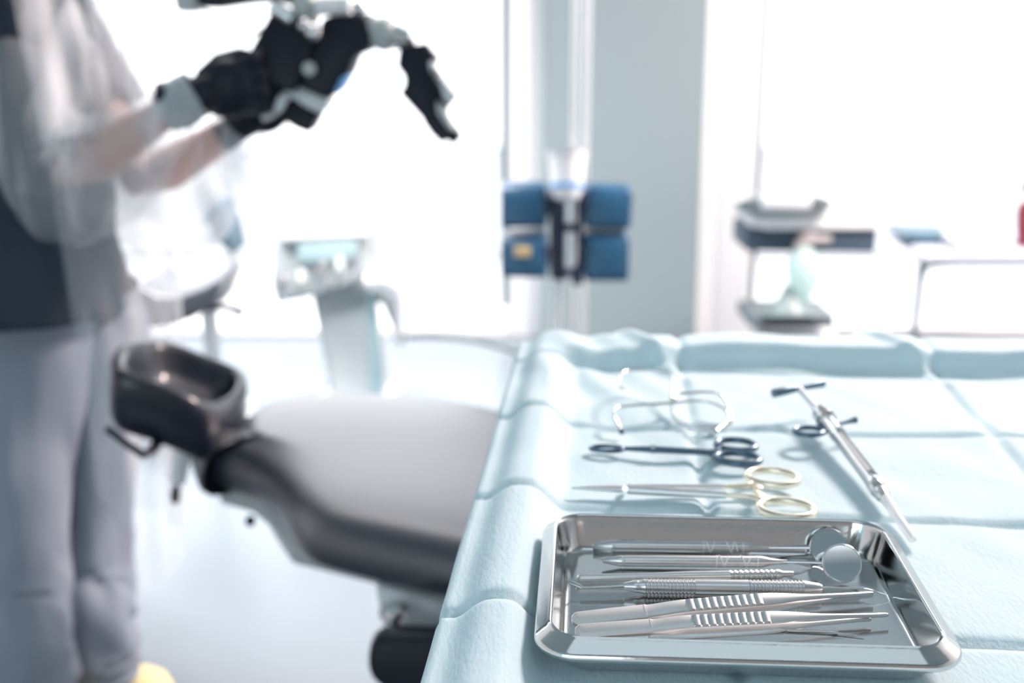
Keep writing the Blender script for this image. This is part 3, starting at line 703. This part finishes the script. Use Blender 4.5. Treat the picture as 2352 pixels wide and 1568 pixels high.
# gloved hands
def hand(wr, fwd, up, away, name, sc_=1.0, grip=1.0):
    fwd = V(fwd).normalized(); up = V(up); up = (up - fwd * up.dot(fwd)).normalized(); away = V(away); away = (away - fwd * away.dot(fwd) - up * away.dot(up)).normalized()
    def Q(f, u, a): return wr + (fwd * f + up * u + away * a) * sc_
    R3 = M((fwd, up, away)).transposed()
    h = MB()
    h.tube([Q(-.05, 0, 0), Q(-.01, 0, 0), Q(.03, 0, .002)], [.030 * sc_, .027 * sc_, .030 * sc_], 20)
    h.ball(Q(.048, .001, .004), .048 * sc_, (1.0, .90, .46), R3).ball(Q(.078, .0, .004), .044 * sc_, (.62, .98, .42), R3)
    for k, (ln, off) in enumerate(((.94, .032), (1.0, .0108), (.95, -.0105), (.80, -.031))):
        r = (.0112, .0115, .0110, .0098)[k] * sc_
        h.tube([Q(.062, off * .8, 0), Q(.098 - .003 * abs(k - 1), off * 1.1, -.004), Q(.098 + .020 * ln, off * 1.12, .026 * ln), Q(.098 + .008 * ln, off * 1.08, .048 * ln), Q(.098 - .016 * ln, off * 1.04, .052 * ln)], [r * 1.05, r * 1.12, r, r * .92, r * .8], 16)
        h.ball(Q(.098 - .003 * abs(k - 1), off * 1.1, -.004), r * 1.14)
    h.tube([Q(.018, .020, .004), Q(.045, .040, .016), Q(.072, .044, .030), Q(.096, .034, .040)], [.017 * sc_, .0145 * sc_, .012 * sc_, .010 * sc_], 16)
    o = h.build(name, gloverub, root)
    return remesh(o, .0028 * sc_, 3)
hand(WR_N + V((.012, 0, .004)), (P(640, 185, 2.10) - WR_N), (-.25, 0, 1), (.15, 1, 0), 'glove', 1.22)
hand(WR_F, (P(670, 215, 2.20) - WR_F), (-.35, 0, 1), (0, 1, .1), 'glove', 1.0)

# ------------------------------------------------------------------ surgical microscope
Zm = 2.10
root = thing('surgical_microscope', P(760, 120, Zm + .1), 'black and grey surgical microscope held by the person, hung from its arm', 'microscope')
def pb(pts, Z, dep, name, m, bev=.006, par=None):
    return MB().prism(poly_px(pts, Z), (0, dep, 0), bev).build(name, m, par or root)
pb([(622, 28), (672, 58), (715, 88), (700, 150), (672, 215), (640, 200), (590, 175), (572, 118)], Zm, .10, 'grip_housing', blackp)
pb([(742, 40), (790, 30), (838, 30), (850, 60), (846, 118), (812, 128), (800, 165), (768, 215), (752, 228), (700, 205), (662, 178), (662, 128), (690, 90), (722, 92)], Zm + .02, .13, 'microscope_body', blackp, .012)
pb([(655, 180), (700, 205), (756, 228), (748, 246), (736, 262), (700, 246), (672, 226), (640, 240), (625, 268), (605, 282), (596, 272), (622, 236)], Zm + .03, .09, 'objective_collar', palep, .006)
pb([(668, 226), (732, 262), (708, 306), (676, 294), (642, 268)], Zm + .035, .085, 'objective_lens', blackp, .004)
pb([(640, 215), (662, 225), (642, 262), (626, 254)], Zm + .01, .03, 'grip_lever', palep, .004)
pb([(796, 172), (790, 190), (774, 214), (766, 212), (782, 178)], Zm + .0, .10, 'blue_marker', bluea, .003)
MB().cyl(P(710, 158, Zm - .002), P(710, 158, Zm + .03), .012).build('focus_dot', greyp, root)
# bright steel fittings on top
st_ = MB().tube([P(625, 14, Zm), P(672, 46, Zm)], .014, 12)
st_.ball(P(700, 60, Zm), .013).ball(P(720, 76, Zm), .016); st_.build('side_screws', steel, root)
MB().cyl(P(726, 14, Zm + .02), P(804, 12, Zm + .02), .017).build('top_tube', whitep, root)
MB().ball(P(824, 18, Zm), .014).build('top_screw', steel, root)
MB().ball(P(702, 20, Zm + .05), .032, (.8, 1, 1.3)).build('joint_housing', greyp, root)
pb([(622, -30), (700, -30), (676, 16), (640, 4)], Zm + .07, .06, 'upper_joint', blackp)
# elbow and binocular
MB().ball(P(882, 78, Zm + .04), .028, (1, 1, 1.1)).cyl(P(850, 60, Zm + .04), P(882, 78, Zm + .04), .02).build('elbow', greyp, root)
MB().cyl(P(905, 85, Zm + .04), P(938, 92, Zm + .04), .024, .018).build('elbow_ring', steel, root)
bn = pb([(936, 88), (944, 84), (950, 104), (976, 98), (1007, 136), (996, 152), (1010, 172), (1018, 180), (1052, 222), (1038, 238), (1024, 254), (1028, 270), (1048, 300), (1060, 316), (1040, 334), (1030, 322), (1012, 328), (990, 306), (976, 286), (970, 272), (918, 214), (930, 196), (930, 176), (912, 152), (916, 118)], Zm + .03, .055, 'binocular_tube', blackp, .004)
pb([(984, 140), (1000, 142), (1000, 168), (1016, 176), (1052, 220), (1030, 244), (1018, 226), (1012, 200), (986, 160)], Zm + .018, .03, 'eyepiece_clamp', palep, .004)
pb([(1000, 232), (1022, 246), (1030, 270), (1046, 300), (1032, 300), (1004, 262)], Zm + .02, .02, 'eyepiece_rail', greyp, .003)
# support arm to the upper left and up to the ceiling
pb([(450, -60), (700, -60), (700, -4), (560, 8), (480, 20), (450, 14)], Zm + .10, .09, 'support_arm', blackp, .01)
pb([(390, -40), (452, -40), (452, 20), (432, 30), (402, 26)], Zm + .10, .08, 'arm_end_cap', greyp, .01)
ap = P(560, -40, Zm + .15)
MB().cyl(ap, V((ap.x, ap.y, ZT)), .028).cyl(V((ap.x, ap.y, ZT - .03)), V((ap.x, ap.y, ZT)), .11).build('ceiling_post', whitep, root)
MB().tube([P(470, 20, 2.3), P(500, 60, 2.3), P(560, 90, 2.3), P(620, 60, 2.3), P(640, 10, 2.3)], .004, 8, smooth=2).build('cable', palep, root)

# ------------------------------------------------------------------ pole with blue boxes
Zp = 3.2
def ground(p): return V((p.x, p.y, 0))
pa, pbm = P(1318, 380, Zp), P(1345, 380, Zp + .02)
root = thing('equipment_pole', ground(pa), 'twin-rod steel stand carrying blue boxes before the grey pier', 'stand')
for p, r in ((pa, .009), (pbm, .008)):
    MB().cyl(V((p.x, p.y, .12)), V((p.x, p.y, 2.2)), r, seg=16).build('rod', mat('pale_steel', (.75, .77, .78), .35, .6), root)
MB().cyl(V((pa.x - .045, pa.y, .10)), V((pa.x - .045, pa.y, .62)), .014, seg=16).build('lower_tube', palep, root)
for k in range(5):
    a = 2 * PI * k / 5 + .4; e = V((pa.x + .28 * math.cos(a), pa.y + .28 * math.sin(a), .045))
    MB().tube([V((pa.x, pa.y, .12)), e], [.016, .010], 10).ball(e - V((0, 0, .012)), .031, (.6, 1, 1)).build('base_leg', palep, root)
bc = P(1300, 540, Zp - .02)
MB().prism(poly_px([(1262, 438), (1300, 440), (1298, 648), (1264, 640)], Zp - .06), (0, .05, 0), .006).prism(poly_px([(1326, 440), (1339, 440), (1339, 655), (1312, 655), (1326, 600)], Zp - .06), (0, .05, 0), .006).build('clamp_plate', dbluep, root)
for y in (522, 625): MB().cyl(P(1296, y, Zp - .08), P(1338, y, Zp - .08), .012).build('clamp_screw', dbluep, root)
cupc = P(1302, 440, Zp - .05)
cup = MB().lathe(P(1302, 458, Zp - .108), P(1302, 348, Zp - .108), [(0, .030), (.02, .040), (.035, .042), (.09, .046), (.12, .052), (.124, .054), (.124, .050), (.03, .038), (.03, .001)], 36, cap=False)
co = tag(cup.build('cup', whitep), 'white plastic cup with blue band set above the blue boxes', 'cup')
MB().lathe(P(1302, 435, Zp - .108), P(1302, 400, Zp - .108), [(0, .0425), (.004, .0435), (.010, .0435), (.014, .0430)], 36, cap=False).build('band', bluea, co)
boxes = [((1150, 428), (1258, 428), (1258, 524), (1150, 526), 'upper left blue plastic box clamped to the pole'),
         ((1150, 546), (1258, 538), (1258, 640), (1150, 638), 'lower left blue plastic box on the pole, with a yellow label'),
         ((1342, 430), (1456, 434), (1450, 528), (1342, 526), 'upper right blue plastic box clamped to the pole'),
         ((1342, 540), (1448, 540), (1446, 648), (1342, 648), 'lower right blue plastic box clamped to the pole')]
for i, (a, b, c, d, lb) in enumerate(boxes):
    q = poly_px([a, b, c, d], Zp - .10); cen = sum(q, V()) / 4
    bt = thing('storage_box', (cen.x, cen.y + .05, min(p.z for p in q)), lb, 'box', 'blue boxes clamped on the pole')
    MB().prism(q, (0, .12, 0), .014, 4).build('box_body', bluep, bt)
    # recessed lid panel and tab
    pc = [cen + (p - cen) * .74 + V((0, -.003, 0)) for p in q]
    MB().prism(pc, (0, .008, 0), .003).build('front_panel', mat('blue_panel', (.012, .085, .17), .4), bt)
    sx = 1 if i < 2 else -1
    MB().box(V((cen.x + sx * .055, cen.y + .02, cen.z)), (.02, .03, .05), None, .004).build('latch', dbluep, bt)
    if i == 1: MB().box(V((cen.x - .005, cen.y - .006, cen.z + .015)), (.042, .006, .026), None, .002).build('sticker', label_y, bt, label='yellow label')

# ------------------------------------------------------------------ delivery unit of the chair behind
Zu = 3.7
bs = P(790, 900, Zu)
root = thing('delivery_unit', V((bs.x, bs.y, 0)), 'pale grey dental delivery unit with small screen, behind the chair', 'dental unit')
unitm = mat('unit_shell', (.36, .41, .43), .35)
def pu(pts, dz, dep, name, m, bev=.01): return MB().prism(poly_px(pts, Zu + dz), (0, dep, 0), bev).build(name, m, root)
pu([(632, 560), (636, 528), (660, 514), (800, 506), (840, 512), (852, 535), (852, 620), (836, 650), (760, 668), (690, 690), (632, 698), (622, 640)], 0, .22, 'console', unitm, .02)
pu([(640, 530), (664, 518), (805, 509), (838, 520), (840, 545), (720, 552), (648, 558)], -.02, .10, 'top_lid', whitep, .01)
pu([(684, 555), (820, 545), (820, 590), (790, 600), (684, 604)], -.015, .05, 'screen', screen, .004)
for i, x in enumerate((650, 694, 738, 782)):
    y = 660 - i * 14
    MB().tube([P(x, y - 25, Zu - .05), P(x - 3, y, Zu - .06), P(x - 4, y + 34, Zu - .04)], [.014, .018, .012], 10).build('handpiece', greyp if i % 2 else steel, root)
MB().prism(poly_px([(712, 665), (842, 640), (880, 900), (890, 1010), (770, 1010), (752, 880)], Zu + .04), (0, .18, 0), .02).build('column', unitm, root)
MB().prism(poly_px([(842, 660), (852, 660), (874, 880), (880, 1000), (862, 1000)], Zu + .0), (0, .10, 0), .006).build('column_trim', mat('teal_grey_trim', (.20, .32, .36), .4), root)
cb = P(820, 1010, Zu + .1)
MB().box(V((cb.x, cb.y, max(.05, cb.z / 2))), (.24, .30, max(.1, cb.z)), None, .02, 3).build('base', whitep, root)
# articulated arm
MB().tube([P(850, 650, Zu), P(880, 640, Zu - .02), P(905, 652, Zu - .02), P(920, 690, Zu), P(925, 780, Zu + .02)], [.03, .034, .032, .024, .018], 14, smooth=2).build('bracket_arm', whitep, root)
pu([(838, 668), (880, 664), (898, 640), (918, 632), (922, 760), (932, 784), (916, 800), (902, 760), (880, 700), (842, 692)], .03, .05, 'bracket', greyp, .006)
MB().tube([P(926, 772, Zu), P(985, 768, Zu - .1), P(1060, 774, Zu - .2), P(1120, 786, Zu - .3), P(1180, 804, Zu - .4), P(1230, 830, Zu - .5), P(1260, 900, Zu - .55)], .0095, 10, smooth=2).build('hose', mat('hose_rubber', (.12, .15, .16), .5), root)
# the lamp pole rising from the unit
MB().tube([P(668, 180, Zu + .3), P(690, 400, Zu + .3), P(706, 530, Zu + .3)], [.035, .035, .036], 16).build('lamp_post', framew, root)

# ------------------------------------------------------------------ stools
Zt = 3.4
sb = P(450, 700, Zt)
root = thing('dental_stool', V((sb.x, sb.y + .12, 0)), 'black dental stool with thin upright back rest, behind the headrest', 'stool')
st = [(320, 640), (342, 690), (352, 744), (400, 738), (455, 718), (500, 685), (516, 640), (508, 628), (480, 648), (420, 668), (370, 668)]
st = poly_px([(x - 8, y + 12) for x, y in st], Zt)
MB().prism(st, (0, .30, 0), .012, 3).build('stool_seat', leather, root)
MB().prism(poly_px([(470, 500), (480, 472), (505, 470), (524, 520), (538, 588), (520, 575), (490, 548)], Zt + .15), (0, .18, 0), .008).build('stool_back', mat('blue_grey_fabric', (.05, .10, .14), .5), root)
MB().tube([P(528, 585, Zt + .2), P(540, 650, Zt + .2), P(500, 700, Zt + .18), P(440, 715, Zt + .15)], .010, 10, smooth=1).build('back_bar', steel, root)
MB().tube([P(455, 712, Zt + .1), P(520, 705, Zt + .05), P(555, 718, Zt + .02)], [.008, .010, .014], 10).build('height_lever', blackp, root)
pc = V((sb.x, sb.y + .14, .40))
MB().cyl(pc, V((pc.x, pc.y, .09)), .025).build('gas_column', steel, root)
for k in range(5):
    a = 2 * PI * k / 5; e = V((pc.x + .20 * math.cos(a), pc.y + .20 * math.sin(a), .055))
    MB().tube([V((pc.x, pc.y, .09)), e], [.022, .014], 10).ball(e - V((0, 0, .02)), .034, (.6, 1, 1)).build('stool_leg', palep, root)

# ------------------------------------------------------------------ right bay furniture
Zr = 4.0
def pr_(pts, dz, dep, name, m, par, bev=.008): return MB().prism(poly_px(pts, Zr + dz), (0, dep, 0), bev).build(name, m, par)
c = P(1800, 480, Zr)
root = thing('glass_topped_cart', V((P(1820, 700, Zr).x, P(1820, 700, Zr + .2).y, 0)), 'white cart with round top, dark band and pale green bowl stem before the right window', 'cart')
MB().lathe(P(1800, 500, Zr), P(1800, 430, Zr), [(0, .10), (.03, .15), (.05, .16), (.08, .10), (.095, .02)], 40, sx=1).build('round_lid', mat('lid_grey', (.22, .27, .28), .35), root)
MB().box(P(1805, 464, Zr - .17), (.16, .03, .05), None, .012, 3).build('lid_window', whitep, root)
pr_([(1718, 488), (1740, 478), (1860, 484), (1900, 455), (2000, 462), (2040, 480), (2046, 505), (2014, 528), (1760, 528), (1720, 520)], -.02, .30, 'white_top', whitep, root)
pr_([(1716, 526), (2016, 528), (2010, 580), (1714, 577)], 0, .26, 'dark_band', mat('slate_panel', (.045, .075, .11), .35), root, .004)
pr_([(1846, 532), (1872, 534), (1886, 545), (1910, 542), (1912, 556), (1870, 560), (1846, 580), (1822, 582), (1828, 556)], -.03, .03, 'faucet', mat('warm_grey', (.42, .40, .40), .4), root, .004)
MB().lathe(P(1846, 700, Zr - .02), P(1846, 570, Zr - .02), [(0, .015), (.03, .03), (.08, .055), (.13, .058), (.17, .045), (.19, .02)], 28).build('glass_bowl', glassm, root)
MB().lathe(P(1812, 728, Zr), P(1812, 655, Zr), [(0, .085), (.02, .08), (.07, .035), (.11, .012)], 28).build('cone_foot', mat('grey_green', (.18, .25, .26), .4), root)
pr_([(1722, 722), (1918, 724), (1915, 752), (1720, 750)], 0, .22, 'drawer_box', mat('slate_grey', (.12, .16, .18), .4), root, .004)
pr_([(1748, 738), (1898, 738), (1896, 751), (1748, 751)], -.004, .05, 'drawer_slot', blackp, root, .002)
b_ = P(1820, 755, Zr + .12)
MB().box(V((b_.x, b_.y, b_.z / 2)), (.26, .22, b_.z), None, .01).build('pedestal', whitep, root)
root = thing('side_table', V((P(2250, 700, Zr).x, P(2250, 700, Zr).y, 0)), 'pale table with rounded metal frame at the right window', 'table')
for dy in (0, .35):
    o_ = V((dy * .34, dy, 0))
    MB().tube([V((P(2095, 800, Zr).x, P(2095, 800, Zr).y, .0)) + o_, P(2108, 700, Zr) + o_, P(2118, 620, Zr) + o_, P(2140, 603, Zr) + o_, P(2300, 603, Zr) + o_, P(2480, 603, Zr) + o_, P(2500, 640, Zr) + o_, V((P(2510, 800, Zr).x, P(2500, 800, Zr).y, .0)) + o_], .011, 12, smooth=2).build('frame', mat('teal_grey_metal', (.16, .22, .24), .4, .3), root)
pr_([(2125, 592), (2140, 584), (2500, 584), (2500, 600), (2130, 600)], -.04, .5, 'tabletop', mat('pale_lilac', (.62, .66, .76), .4), root, .004)
root = thing('instrument_case', P(2130, 545, Zr + .05), 'flat dark teal case resting on the pale side table', 'case')
pr_([(2070, 540), (2090, 535), (2198, 538), (2195, 550), (2165, 561), (2130, 561), (2074, 550)], .13, .20, 'case_body', mat('dark_teal', (.06, .14, .20), .4), root, .003)
tag(MB().prism(poly_px([(2200, 548), (2300, 545), (2306, 575), (2300, 583), (2204, 583), (2198, 575)], Zr - .03), (0, .16, 0), .014).build('white_box', whitep), 'bright white box standing on the pale side table', 'box')
root = thing('pump_bottle', P(2345, 560, Zr), 'dark red bottle with pale cap at the right edge', 'bottle')
MB().lathe(P(2362, 565, Zr + .1), P(2362, 440, Zr + .1), [(0, .035), (.005, .04), (.12, .04), (.15, .03), (.155, .015)], 24).build('bottle_body', redp, root)
MB().lathe(P(2362, 450, Zr + .1), P(2362, 395, Zr + .1), [(0, .014), (.02, .028), (.05, .028), (.06, .012), (.075, .01)], 24).build('bottle_cap', greyp, root)
